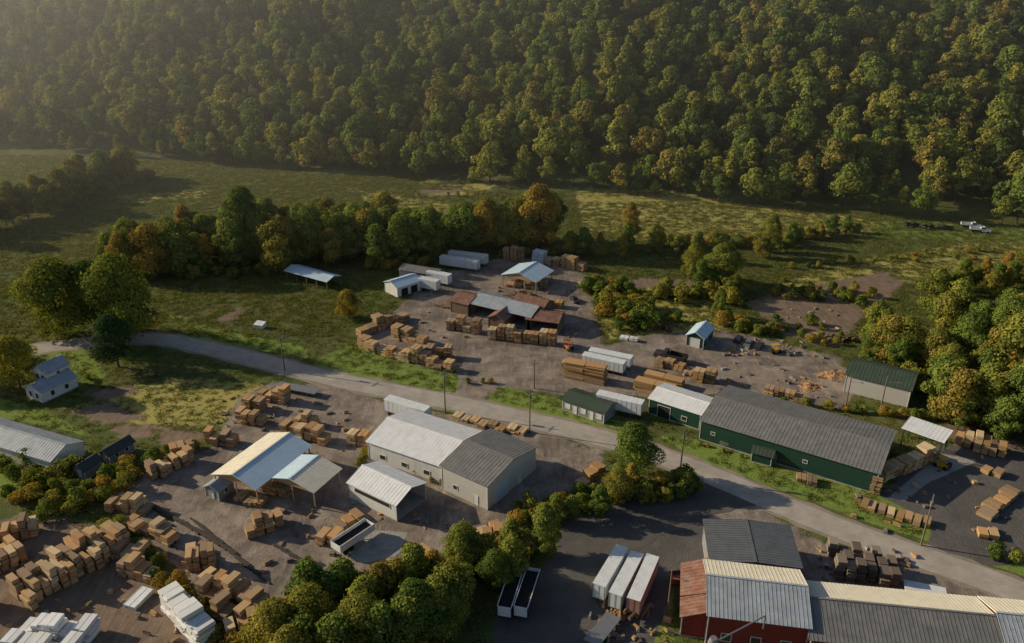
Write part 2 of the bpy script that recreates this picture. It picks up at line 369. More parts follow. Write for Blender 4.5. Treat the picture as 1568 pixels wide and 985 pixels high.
for a in [((590,547),(692,571),8,3),((547,533),(592,547),3,3),((552,517),(630,490),6,3),((600,520),(650,535),4,3),((640,548),(690,552),4,3),
 ((684,505),(735,513),4,3),((748,519),(850,532),8,4),((770,398),(803,400),3,4),((833,403),(893,418),5,3),((775,440),(838,444),5,2),((835,470),(860,474),2,2),((890,440),(912,436),2,1),
 ((360,648),(402,655),4,3),((372,628),(400,633),2,3),((396,612),(438,620),4,3),((312,682),(360,686),4,2),((430,667),(500,684),6,3),((450,652),(480,658),3,2),((532,680),(560,686),2,3),
 ((235,738),(300,706),6,3),((262,700),(300,690),3,2),((163,783),(222,792),5,2),((165,765),(200,772),3,1),((190,810),(262,838),6,2),((378,828),(438,808),4,3),((485,832),(512,840),2,2),((520,815),(560,795),3,1),((355,770),(400,780),3,1),((395,752),(440,765),3,2),
 ((285,880),(335,870),4,3),((288,860),(325,852),2,2),((308,905),(418,955),9,3),((330,945),(368,965),3,3),((300,925),(340,940),3,3),((350,985),(420,960),4,3),((46,935),(205,838),13,4,2),((180,885),(236,897),4,3),((-10,885),(45,858),4,3,2),((-10,835),(60,820),5,3),((-40,945),(0,930),2,3),((110,860),(160,838),4,3),((170,860),(215,868),3,3),
 ((1316,778),(1424,812),8,1),((1335,750),(1425,708),6,3),((1460,683),(1540,704),6,3),((1500,722),(1530,735),2,1),((1497,826),(1532,832),2,1),((1515,800),(1568,760),4,1),((1168,603),(1232,618),4,2),
 ((1000,560),(1060,577),4,2),((1060,582),(1095,590),2,3),((1218,738),(1252,744),2,1),((690,643),(802,671),8,1),((722,838),(790,832),4,2),((890,748),(932,728),3,2),((640,865),(665,852),2,1),((735,828),(770,820),2,2)]:
    lumber(*a)
lumber((862,577),(925,590),1,3,1,3.2); lumber((858,560),(895,566),1,1,1,2.4)
lumber((968,598),(1030,612),1,2,1,3,ORG); lumber((985,583),(1045,597),1,2,1,3,ORG)
lumber((1330,755),(1348,760),1,3,1,2.5)
lumber((245,935),(310,1000),4,4,1,3.2,WHT,'wrapped_lumber_stack','wrap'); lumber((5,1005),(115,1020),5,3,2,3,WHT,'wrapped_lumber_stack','wrap')
lumber((813,402),(831,406),1,4,1,2.6,[(0.5,0.62,0.75)],'wrapped_lumber_stack','wrap')
lumber((948,521),(976,526),2,1,1,2,WHT,'wrapped_lumber_stack','wrap')
lumber((1275,888),(1378,902),6,3,3,2.2,GRY,'pallet_stack')
# ------------------------------------------------------------------ trailers & vehicles
def wheel(b,x,y,r,w,mi): b.tube((x,y-w/2,r),(x,y+w/2,r),r,r,12,mi); b.tube((x,y-w/2-.02,r),(x,y+w/2+.02,r),r*.45,r*.45,8,mi+0)
def trailer(p0,p1,zt=4.0,kind='tr_white',side=None,openb=False,name='semi_trailer',w=2.6,flat=False):
    P0=G(*p0,zt);P1=G(*p1,zt); Ln=(P1-P0).length; mat=frame(P0,P1-P0); b=MB(); h0=1.2; y=w/2
    side=side or kind
    if flat:
        b.box(0,Ln,-y,y,1.05,1.25,0)
    elif not openb:
        b.box(0.02,Ln-.02,-y+.02,y-.02,h0,zt-.05,1); b.box(-.01,Ln+.01,-y,y,zt-.05,zt,0)
        b.box(-.02,.06,-y-.01,-y+.14,h0-.1,zt-.06,4);b.box(-.02,.06,y-.14,y+.01,h0-.1,zt-.06,4);b.box(Ln-.06,Ln+.02,-y-.01,-y+.14,h0-.1,zt-.06,4);b.box(Ln-.06,Ln+.02,y-.14,y+.01,h0-.1,zt-.06,4)
        b.box(-.03,.0,-.03,.03,h0,zt-.1,4); b.box(-.015,Ln+.015,-y-.015,y+.015,h0-.15,h0,4)
        k=int(Ln/1.2)
        for i in range(1,k): b.box(Ln*i/k-.03,Ln*i/k+.03,-y-.012,y+.012,h0+.02,zt-.07,1)
        for i in range(1,int(Ln/1.2)): b.box(1.2*i-.02,1.2*i+.02,-y+.05,y-.05,zt+.002,zt+.02,0)
    else:
        b.box(0,Ln,-y,y,h0,h0+.1,1)
        b.box(0,Ln,-y,-y+.1,h0+.1,zt,1);b.box(0,Ln,y-.1,y,h0+.1,zt,1);b.box(0,.1,-y+.1,y-.1,h0+.1,zt,0);b.box(Ln-.1,Ln,-y+.1,y-.1,h0+.1,zt,0)
        b.box(-.01,Ln+.01,-y-.03,-y+.1,zt,zt+.08,0);b.box(-.01,Ln+.01,y-.1,y+.03,zt,zt+.08,0)
        b.box(.1,Ln-.1,-y+.1,y-.1,h0+.1,zt-.6,2)
    b.box(.5,Ln-.3,-.5,-.3,.85,1.05,2); b.box(.5,Ln-.3,.3,.5,.85,1.05,2)
    for xx in (1.3,2.6):
        for yy in (-y+.3,y-.3): wheel(b,xx,yy,.5,.35,3)
    for yy in (-.8,.8): b.box(Ln-2.6,Ln-2.45,yy-.08,yy+.08,0,1.05,4)
    b.obj(name,[kind,side,'dark','tyre','steel'],None,mat=mat)
trailer((592,608),(655,626)); trailer((917,896),(953,836),w=2.2); trailer((942,910),(976,846),w=2.2); trailer((970,918),(1000,850),side='tr_rust',w=2.2)
trailer((772,930),(789,878),3.2,'tr_white','tr_dark',True,'open_top_trailer',w=2.3); trailer((797,930),(817,870),3.2,'tr_white','tr_dark',True,'open_top_trailer',w=2.3)
trailer((675,391),(733,399)); trailer((688,384),(746,391)); trailer((640,424),(671,430)); trailer((655,414),(689,421),kind='tr_white')
trailer((915,600),(985,616)); trailer((893,541),(957,555),3.6); trailer((903,534),(968,547),3.6)
trailer((513,833),(566,798),2.6,'tr_white','tr_white',True,'open_top_trailer')
trailer((424,588),(486,600),1.2,'steel',name='flatbed_trailer',flat=True)
trailer((905,985),(940,942),1.2,'steel',name='flatbed_trailer',flat=True)
trailer((1385,895),(1450,908),1.3,'tr_white',name='flatbed_trailer',flat=True)
def truck(p,ang,col='tr_white',name='flatbed_truck',s=1.0):
    P=G(*p); mat=Matrix.Translation(P)@Matrix.Rotation(math.radians(ang),4,'Z')@Matrix.Scale(s,4); b=MB()
    b.box(-3.5,3.2,-.5,.5,.6,.85,2)
    b.hexa([(1.6,-1.1,.6),(3.5,-1.1,.6),(3.5,1.1,.6),(1.6,1.1,.6),(1.6,-1.1,1.6),(3.5,-1.1,1.45),(3.5,1.1,1.45),(1.6,1.1,1.6)],0)
    b.hexa([(.4,-1.1,.6),(1.6,-1.1,.6),(1.6,1.1,.6),(.4,1.1,.6),(.4,-1.1,1.65),(1.6,-1.1,1.65),(1.6,1.1,1.65),(.4,1.1,1.65)],0)
    b.hexa([(.45,-1.05,1.65),(1.75,-1.05,1.6),(1.75,1.05,1.6),(.45,1.05,1.65),(.55,-.95,2.3),(1.35,-.95,2.3),(1.35,.95,2.3),(.55,.95,2.3)],1)
    b.box(.5,1.4,-.98,.98,2.3,2.38,0)
    b.box(-3.6,.2,-1.2,1.2,1.0,1.15,2); b.box(-3.6,-3.5,-1.2,1.2,1.15,1.9,0); b.box(-3.5,.1,-1.2,-1.12,1.15,1.9,0); b.box(-3.5,.1,1.12,1.2,1.15,1.9,0); b.box(.1,.2,-1.2,1.2,1.15,2.2,0)
    for x in (-2.4,2.6):
        for y in (-1,1): wheel(b,x,y,.48,.3,3)
    b.obj(name,[col,'glass','dark','tyre'],None,mat=mat,bevel=0.05)
truck((1500,356),-20,s=1.0); truck((1486,349),-20,s=1.0); truck((1026,552),150,'tr_dark','dump_truck',1.2); truck((1395,347),10,'tr_dark','pickup_truck',.8); truck((1420,350),30,'tr_dark','pickup_truck',.8); truck((1447,352),160,'tr_dark','pickup_truck',.8)
def car(p,ang,col):
    P=G(*p); mat=Matrix.Translation(P)@Matrix.Rotation(math.radians(ang),4,'Z'); b=MB()
    b.hexa([(-2.2,-.88,.35),(2.2,-.88,.35),(2.2,.88,.35),(-2.2,.88,.35),(-2.15,-.85,.95),(2.1,-.82,.82),(2.1,.82,.82),(-2.15,.85,.95)],0)
    b.hexa([(-1.7,-.8,.93),(1.1,-.8,.88),(1.1,.8,.88),(-1.7,.8,.93),(-1.2,-.65,1.42),(.3,-.65,1.42),(.3,.65,1.42),(-1.2,.65,1.42)],1)
    b.box(-1.15,.25,-.64,.64,1.42,1.46,0)
    for x in (-1.35,1.35):
        for y in (-.8,.8): wheel(b,x,y,.33,.2,2)
    b.obj('parked_car',[col,'glass','tyre'],None,mat=mat,bevel=0.05)
car((1146,528),60,'steel'); car((1130,522),60,'tr_dark'); car((1162,532),60,'tr_dark'); car((880,462),-70,'tr_dark')
def forklift(p,ang,col='yellow'):
    P=G(*p); mat=Matrix.Translation(P)@Matrix.Rotation(math.radians(ang),4,'Z'); b=MB()
    b.box(-1.6,1.0,-.7,.7,.4,1.2,0); b.box(-1.8,-1.2,-.7,.7,.5,1.5,3)
    for x in (-1.0,.8):
        for y in (-.62,.62): b.box(x-.05,x+.05,y-.05,y+.05,1.2,2.4,1)
    b.box(-1.1,.9,-.7,.7,2.4,2.48,0)
    for y in (-.45,.35): b.box(1.15,1.3,y,y+.1,.1,3.2,1); b.box(1.3,2.5,y,y+.12,.12,.18,1)
    b.box(1.18,1.26,-.35,.35,3.05,3.15,1)
    for x in (-1.1,.9):
        for y in (-.75,.75): wheel(b,x,y,.45,.3,2)
    b.obj('forklift',[col,'steel','tyre','dark'],None,mat=mat)
forklift((1187,540),20); forklift((870,535),120,'orange'); forklift((462,712),200,'orange'); forklift((1440,715),130)
def dumpster(p,ang,col='bluep'):
    mat=Matrix.Translation(G(*p))@Matrix.Rotation(math.radians(ang),4,'Z'); b=MB()
    b.hexa([(-1,-.8,.1),(1,-.8,.1),(1,.6,.1),(-1,.6,.1),(-1,-1,1.3),(1,-1,1.3),(1,.8,1.6),(-1,.8,1.6)],0)
    b.box(-1.06,1.06,-.2,.7,1.62,1.68,1); b.box(-1.1,-1,-.6,.4,.6,.8,1); b.box(1,1.1,-.6,.4,.6,.8,1)
    b.obj('dumpster',[col,'dark'],None,mat=mat)
dumpster((697,752),-30); dumpster((1035,890),10,'orange'); dumpster((1110,682),-30,'steel')
b=MB()
for k in range(3):
    P=G(1125+k*6,684+k*2); b.tube((P.x,P.y,.1),(P.x,P.y,2.0),.5,.5,12,0); b.tube((P.x,P.y,2.0),(P.x,P.y,2.3),.5,.2,12,0)
b.obj('storage_tanks',['steel'])
building('small_white_hutch',(388,497),(401,499),(392,492),1.2,.4,'white','roof_white','shed',W=2,oh=.1,rib=3)
building('small_white_hutch',(190,925),(206,930),(192,918),.8,.2,'white','roof_white','shed',W=4,oh=.1,rib=3)
def mound(p,r,h,mat,name,seed=0):
    P=G(*p); b=MB(); n=26; rr=10; rs=random.Random(seed); ph=[rs.uniform(0,6) for _ in range(6)]
    V=[]
    for i in range(rr+1):
        for j in range(n):
            a=2*math.pi*j/n; t=i/rr; R=r*t*(1+.18*math.sin(2*a+ph[0])+.1*math.sin(5*a+ph[1]))
            z=h*(math.cos(t*math.pi)*.5+.5)*(1+.25*math.sin(3*a+ph[2]+t*5))+rs.uniform(-.12,.12)*(t<.95)-.03
            V.append((P.x+R*math.cos(a)*1.2,P.y+R*math.sin(a),z))
    b.v=V
    for i in range(rr):
        for j in range(n):
            k=(j+1)%n; b.f.append([i*n+j,(i+1)*n+j,(i+1)*n+k,i*n+k]); b.m.append(0); b.t.append((1,1,1))
    b.obj(name,[mat])
mound((1275,575),3.5,.8,'sawdust','sawdust_pile',1); mound((1240,592),3,.6,'sawdust','sawdust_pile',2)
mound((575,838),3,.5,'concrete','gravel_pile',3)
def logs(p,n,ang,name='log_pile',ln=4,sp=4):
    P=G(*p); b=MB()
    for i in range(n):
        r=random.uniform(.15,.32); l=ln*random.uniform(.6,1.1); x=random.uniform(-sp,sp); t=1-abs(x)/sp; z=random.uniform(.1,.3+1.6*t)
        a=math.radians(ang+random.uniform(-25,25)); y=random.uniform(-1.5,1.5)
        d=Vector((math.cos(a),math.sin(a),random.uniform(-.08,.08)))*l/2; c=Vector((P.x+x,P.y+y,z+r))
        b.tube(c-d,c+d,r,r*.85,8,0,random.choice([(0.3,0.16,0.09),(0.36,0.22,0.13),(0.2,0.12,0.08)]))
    b.obj(name,['lumber'],None,True)
logs((1008,502),60,70); logs((800,455),14,-20,'log_pile',4,5); logs((690,470),14,-30); logs((1290,520),20,30,'brush_pile',3,5); logs((965,940),30,60,'scrap_pile',3,3); logs((560,910),16,30,'log_pile',3,3)
b=MB()
def bunks(q0,q1,n,l,ang):
    A=G(*q0);B=G(*q1)
    for i in range(n):
        c=A.lerp(B,i/(n-1)); ll=l*random.uniform(.7,1.1); w=random.uniform(.12,.3)
        b.box(c.x-ll/2,c.x+ll/2,c.y-w,c.y+w,.01,random.uniform(.2,.4),0,rot=math.radians(ang+random.uniform(-4,4)))
bunks((215,765),(330,830),20,7,-38); bunks((300,800),(400,885),16,5,-38); bunks((250,790),(262,835),6,5,-38); bunks((430,840),(480,870),5,4,-30)
b.obj('timber_bunks',['timber_dark'])
b=MB()
for i in range(430):
    u,v=random.choice([(random.uniform(1000,1290),random.uniform(545,612)),(random.uniform(640,900),random.uniform(430,520)),(random.uniform(400,760),random.uniform(770,880)),(random.uniform(1300,1540),random.uniform(700,820)),(random.uniform(900,1030),random.uniform(920,985)),(random.uniform(1110,1230),random.uniform(520,545)),(random.uniform(10,300),random.uniform(850,985)),(random.uniform(1250,1400),random.uniform(840,900)),(random.uniform(1180,1350),random.uniform(470,520)),(random.uniform(330,560),random.uniform(610,700))])
    P=G(u,v); w=random.uniform(.2,1.0); l=random.uniform(.3,1.5)
    c=random.choice(WOOD+GRY+GRY+[(.5,.5,.5)])
    hh=random.uniform(.1,.6); a=random.uniform(0,3)
    b.box(P.x-w/2,P.x+w/2,P.y-l/2,P.y+l/2,.02,.02+hh*.5,0,c,a); b.box(P.x-w/2+.05,P.x+w/2-.1,P.y-l/2+.1,P.y+l/2,.04+hh*.5,.04+hh,0,tuple(x*.8 for x in c),a+.1)
b.obj('scattered_timber_offcuts',['lumber'],None,True)
# ------------------------------------------------------------------ poles and wires
tops=[]
def pole(p,h=10,arm=True,lamp=False,tr=False,ang=60):
    P=G(*p); b=MB(); b.tube((0,0,-.2),(0,0,h),.17,.11,8,0)
    if arm:
        b.box(-1.2,1.2,-.06,.06,h-.9,h-.76,0)
        for x in (-1.1,-.4,.4,1.1): b.tube((x,0,h-.76),(x,0,h-.5),.05,.04,6,1)
    if tr: b.tube((.35,0,h-2.6),(.35,0,h-1.6),.26,.26,10,1)
    if lamp:
        b.tube((0,0,h-1.6),(0,-2.2,h-1.1),.05,.04,6,1); b.box(-.12,.12,-2.8,-2.1,h-1.2,h-1.05,1)
    mat=Matrix.Translation(P)@Matrix.Rotation(math.radians(ang),4,'Z')
    b.obj('utility_pole',['pole','steel'],None,mat=mat); tops.append((P,h,mat))
for p in [(225,508),(436,568),(682,632),(811,662),(1041,728),(1410,835)]: pole(p,11,True,False,True)
pole((818,595),8,False,True); pole((1348,628),9,True,True); pole((1295,622),8,False,True); pole((1022,940),9,False,True)
cu=bpy.data.curves.new('power_lines','CURVE'); cu.dimensions='3D'; cu.bevel_depth=0.02
for i in range(5):
    for x in (-1.1,.4,1.1):
        A=tops[i][2]@Vector((x,0,tops[i][1]-.5)); B=tops[i+1][2]@Vector((x,0,tops[i+1][1]-.5))
        sp=cu.splines.new('POLY'); sp.points.add(12)
        for k in range(13):
            t=k/12; q=A.lerp(B,t); sp.points[k].co=(q.x,q.y,q.z-1.3*4*t*(1-t),1)
o=bpy.data.objects.new('power_lines',cu); scene.collection.objects.link(o); cu.materials.append(M['wire'])
b=MB(); A=G(1092,985,8);B=G(1172,943,9)
b.tube(A,B,.12,.12,8,0); b.tube(B,(B.x,B.y,6.5),.12,.12,8,0); b.tube((A.x,A.y,0),(A.x,A.y,8.2),.25,.25,10,0); b.tube((A.x,A.y,8.0),(A.x,A.y,9.0),.8,.5,12,0); b.tube((A.x,A.y,6.8),(A.x,A.y,8.0),.3,.8,12,0)
b.obj('dust_blower_pipe',['steel'])
# ------------------------------------------------------------------ road
def smooth(pts,n=6):
    out=[]
    for i in range(len(pts)-1):
        p0=pts[max(i-1,0)];p1=pts[i];p2=pts[i+1];p3=pts[min(i+2,len(pts)-1)]
        for k in range(n):
            t=k/n; out.append(0.5*((2*p1)+(p2-p0)*t+(2*p0-5*p1+4*p2-p3)*t*t+(3*p1-p0-3*p2+p3)*t*t*t))
    out.append(pts[-1]); return out
def strip(name,pts,w,mat,z,edge=0.0,off=0.0):
    P=smooth([G(*p) for p in pts]); b=MB(); V=[];nn=len(P)
    for i,p in enumerate(P):
        d=(P[min(i+1,nn-1)]-P[max(i-1,0)]).normalized(); n=Vector((-d.y,d.x,0)); ww=w/2*(1+edge*math.sin(i*1.7)*.5+edge*random.uniform(-1,1)*.5)
        V+= [tuple(p+n*(off+ww)+Vector((0,0,z))),tuple(p+n*(off-ww)+Vector((0,0,z)))]
    b.v=V
    for i in range(nn-1):
        b.f.append([2*i,2*i+1,2*i+3,2*i+2]); b.m.append(0); b.t.append((1,1,1))
    return b.obj(name,[mat])
def road_mat(name,col):
    m,nt=newmat(name); tc=N(nt,'ShaderNodeTexCoord').outputs['Object']
    c=ramp(nt,noise(nt,tc,0.25,6,0.7),[(0.3,tuple(x*.75 for x in col)),(0.7,tuple(x*1.2 for x in col))])
    c=mixc(nt,0.4,c,ramp(nt,noise(nt,tc,6,4,0.8),[(0.3,(.6,.6,.6)),(0.7,(1,1,1))]),'MULTIPLY')
    finish_mat(nt,c,0.85,0,noise(nt,tc,12,3),0.3,0.02,0.3); return m
M['road']=road_mat('worn_asphalt',(0.42,0.375,0.33)); M['drive']=road_mat('dark_asphalt',(0.12,0.11,0.10)); M['shoulder']=road_mat('gravel_shoulder',(0.30,0.25,0.205))
RD=[(-200,575),(-60,552),(60,534),(160,522),(232,519),(300,529),(400,553),(500,578),(620,603),(700,618),(800,641),(900,665),(1000,695),(1100,733),(1200,775),(1300,815),(1400,850),(1500,884),(1600,922),(1720,970)]
strip('road_shoulder',RD,8.0,'shoulder',.012,.12)
strip('road',RD,6.2,'road',.03)
SD=[(1140,752),(1085,765),(1010,790),(930,835),(870,890),(830,940),(810,1010),(790,1080)]
strip('side_road',SD,9,'drive',.02,.1)
M['line']=simple('faded_road_paint',(0.46,0.42,0.33),0.3,2,0.8)
strip('road_marking_center',RD,.10,'line',.036,0,.12); 
# ------------------------------------------------------------------ ground
def axis(lo,hi,f0,f1,fs,g=1.12):
    a=list(np.arange(f0,f1+1e-6,fs)); s=fs; x=f1
    while x<hi: s=min(s*g,14); x+=s; a.append(x)
    s=fs; x=f0; L_=[]
    while x>lo: s=min(s*g,14); x-=s; L_.append(x)
    return np.array(L_[::-1]+a)
xs=axis(-1200,1200,-125,125,1.0); ys=axis(-250,1300,72,262,1.0)
XX,YY=np.meshgrid(xs,ys); ZZ=hill(XX,YY)
nx,ny=len(xs),len(ys)
co=np.stack([XX.ravel(),YY.ravel(),ZZ.ravel()],1)
ii=np.arange(nx*ny).reshape(ny,nx)
fc=np.stack([ii[:-1,:-1].ravel(),ii[:-1,1:].ravel(),ii[1:,1:].ravel(),ii[1:,:-1].ravel()],1)
me=bpy.data.meshes.new('ground'); me.vertices.add(len(co)); me.vertices.foreach_set('co',co.ravel())
me.loops.add(fc.size); me.loops.foreach_set('vertex_index',fc.ravel()); me.polygons.add(len(fc))
me.polygons.foreach_set('loop_start',np.arange(0,fc.size,4)); me.polygons.foreach_set('loop_total',np.full(len(fc),4)); me.update(calc_edges=True)
def mask(polys,soft=1.2):
    out=np.zeros(len(co))
    x=co[:,0];y=co[:,1]
    for poly in polys:
        P=[G(*p) for p in poly]; ins=np.zeros(len(co),bool); dm=np.full(len(co),1e9); n=len(P)
        for i in range(n):
            a=P[i];b_=P[(i+1)%n]
            c=((a.y>y)!=(b_.y>y)); den=(b_.y-a.y) if abs(b_.y-a.y)>1e-9 else 1e-9
            ins^= c&(x<(b_.x-a.x)*(y-a.y)/den+a.x)
            ex,ey=b_.x-a.x,b_.y-a.y; t=np.clip(((x-a.x)*ex+(y-a.y)*ey)/(ex*ex+ey*ey+1e-9),0,1)
            dm=np.minimum(dm,np.hypot(x-a.x-t*ex,y-a.y-t*ey))
        sd=np.where(ins,dm,-dm); out=np.maximum(out,np.clip(.5+sd/(2*soft),0,1))
    return out
gravel=mask([
 [(545,512),(600,480),(640,445),(640,430),(760,396),(850,396),(905,425),(915,490),(928,530),(1000,512),(1110,505),(1215,530),(1290,548),(1310,600),(1290,628),(1130,600),(1000,610),(925,600),(860,605),(765,592),(745,612),(750,628),(690,615),(705,585),(690,548),(640,560)],
 [(322,690),(345,650),(365,610),(415,585),(500,590),(590,615),(700,638),(800,655),(925,690),(930,735),(830,765),(790,800),(700,840),(690,872),(600,890),(480,900),(430,925),(360,960),(200,800),(160,760),(240,720),(310,690)],
 [(1100,745),(1200,800),(1300,850),(1400,870),(1560,915),(1600,985),(1240,985),(1230,890),(1080,800)]])
dirt=mask([[(-100,790),(100,795),(165,812),(235,880),(300,960),(320,1060),(-200,1060)],
 [(1140,462),(1250,435),(1360,414),(1385,435),(1320,488),(1280,535),(1200,512)],
 [(1215,560),(1300,575),(1300,612),(1220,606)],[(170,655),(240,650),(240,668),(190,672)],[(250,655),(310,660),(300,690),(240,680)],[(130,600),(200,590),(220,600),(150,615)],
 [(100,630),(170,615),(230,640),(170,650)],[(330,490),(370,470),(380,475),(345,498)],
 [(560,880),(690,850),(720,880),(600,910)],[(900,430),(1040,425),(1000,440),(910,445)],[(1000,430),(1100,425),(1130,440),(1020,442)],
 [(640,290),(760,278),(750,284),(660,300)],[(1440,640),(1568,680),(1568,720),(1480,700)]],2.5)
asph=mask([[(1345,760),(1440,680),(1560,690),(1640,750),(1600,860),(1490,870),(1420,835),(1430,800)],
 [(860,800),(1000,755),(1080,760),(1090,860),(1040,880),(1000,985),(1000,1080),(740,1080),(760,930),(850,850)]])
lit_mead=mask([[(880,292),(1040,300),(1200,318),(1345,340),(1330,366),(1150,360),(1000,374),(895,350)],[(540,290),(640,305),(780,325),(760,350),(650,330),(560,310)],  # sunlit field strips painted as brighter ground, with some dry meadow
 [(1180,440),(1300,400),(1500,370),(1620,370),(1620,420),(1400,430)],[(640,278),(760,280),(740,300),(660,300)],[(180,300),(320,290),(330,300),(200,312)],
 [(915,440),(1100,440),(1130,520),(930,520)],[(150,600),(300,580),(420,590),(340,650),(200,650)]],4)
lush=mask([[(478,556),(548,518),(600,550),(690,572),(712,592),(690,600),(600,585),(500,566)],[(745,606),(775,592),(860,612),(925,640),(990,650),(985,665),(860,642),(750,622)],
 [(1010,668),(1065,672),(1330,750),(1440,800),(1430,832),(1330,800),(1180,745),(1060,700)],[(50,538),(130,535),(170,580),(110,600),(60,590)],[(-60,595),(60,625),(150,672),(60,650),(-60,630)],
 [(240,470),(330,505),(470,530),(470,548),(300,520)],[(-100,690),(10,690),(40,760),(-100,770)],[(1340,340),(1640,345),(1640,375),(1330,365)],
 [(865,905),(900,865),(925,850),(910,870),(890,900)],[(1000,820),(1085,810),(1085,850),(1030,850),(1030,985),(1000,985)],[(1430,840),(1500,860),(1620,900),(1620,850),(1560,840)]],1.2)
conc=mask([[(1360,762),(1440,695),(1500,705),(1420,740),(1385,768)],[(520,850),(560,812),(625,815),(610,850),(560,862)]],.8)
for nm,(a,b_,c) in {'zone_a':(gravel,dirt,asph),'zone_b':(lit_mead,lush,conc)}.items():
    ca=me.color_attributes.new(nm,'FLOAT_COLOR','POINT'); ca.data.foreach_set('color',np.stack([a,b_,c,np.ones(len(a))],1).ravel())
m,nt=newmat('ground_cover')
tc=N(nt,'ShaderNodeTexCoord').outputs['Object']
nb=noise(nt,tc,0.35,6,0.65); nf=noise(nt,tc,3.0,5,0.7); nl=noise(nt,tc,0.03,4,0.6); nm_=noise(nt,tc,0.12,5,0.6)
A=N(nt,'ShaderNodeSeparateColor'); L(nt,N(nt,'ShaderNodeAttribute',attribute_name='zone_a').outputs['Color'],A.inputs[0])
B=N(nt,'ShaderNodeSeparateColor'); L(nt,N(nt,'ShaderNodeAttribute',attribute_name='zone_b').outputs['Color'],B.inputs[0])
def mk(sock,amt=0.9,nz=None):
    v=math_(nt,'ADD',sock,math_(nt,'MULTIPLY',math_(nt,'SUBTRACT',nz or nb,0.5),amt))
    mr=N(nt,'ShaderNodeMapRange'); mr.interpolation_type='SMOOTHSTEP'; L(nt,v,mr.inputs[0]); mr.inputs[1].default_value=.38; mr.inputs[2].default_value=.62
    return mr.outputs[0]
def two(n,a,b,lo=.35,hi=.65): return ramp(nt,n,[(lo,a),(hi,b)])
nl2=two(nl,(0,0,0),(1,1,1),.4,.6)
grass=mixc(nt,nl2,two(nm_,(0.08,0.11,0.032),(0.12,0.145,0.044),.4,.6),two(nm_,(0.17,0.15,0.06),(0.11,0.135,0.042),.4,.6))
grass=mixc(nt,.7,grass,two(nf,(.55,.55,.55),(1.35,1.35,1.35),.3,.7),'MULTIPLY')
grass=mixc(nt,.5,grass,two(nb,(.6,.6,.6),(1.25,1.25,1.2),.35,.65),'MULTIPLY')
sunlit_meadow=mixc(nt,nf,two(nm_,(0.40,0.33,0.10),(0.26,0.28,0.08)),(0.44,0.36,0.12))  # bright yellow tone stands in for sunlight on the grass
lushc=mixc(nt,two(nf,(0,0,0),(1,1,1)),two(nb,(0.11,0.18,0.036),(0.17,0.23,0.05)),(0.23,0.29,0.065))
mp=N(nt,'ShaderNodeMapping'); mp.inputs['Rotation'].default_value=(0,0,math.radians(35)); mp.inputs['Scale'].default_value=(1,.12,1); L(nt,tc,mp.inputs[0])
trk=noise(nt,mp.outputs[0],0.9,5,0.7)
gr=mixc(nt,two(trk,(0,0,0),(1,1,1),.38,.62),two(nm_,(0.17,0.14,0.12),(0.30,0.25,0.215)),two(nb,(0.19,0.155,0.13),(0.42,0.35,0.295)))
gr=mixc(nt,.6,gr,two(nf,(.6,.6,.6),(1.2,1.2,1.2),.3,.7),'MULTIPLY')
gr=mixc(nt,.5,gr,two(nm_,(.62,.62,.64),(1.1,1.1,1.08),.42,.58),'MULTIPLY')
di=mixc(nt,nf,two(nb,(0.13,0.09,0.065),(0.27,0.19,0.135)),two(trk,(0.15,0.115,0.09),(0.32,0.24,0.18)))
asc=mixc(nt,nf,two(nm_,(0.085,0.08,0.08),(0.15,0.143,0.136)),(0.12,0.112,0.105))
cc=mixc(nt,nb,(0.27,0.26,0.245),(0.40,0.39,0.37))
c=mixc(nt,mk(B.outputs[0],1.3),grass,sunlit_meadow); c=mixc(nt,mk(B.outputs[1]),c,lushc); c=mixc(nt,mk(A.outputs[1],1.4),c,di)
c=mixc(nt,mk(A.outputs[0],.9),c,gr); c=mixc(nt,mk(A.outputs[2],.5),c,asc); c=mixc(nt,mk(B.outputs[2],.3),c,cc)
finish_mat(nt,c,0.95,0,math_(nt,'ADD',nf,math_(nt,'MULTIPLY',nb,2.0)),0.6,0.2,0.1)
me.materials.append(m); go=bpy.data.objects.new('ground',me); scene.collection.objects.link(go)
for p in me.polygons: p.use_smooth=True
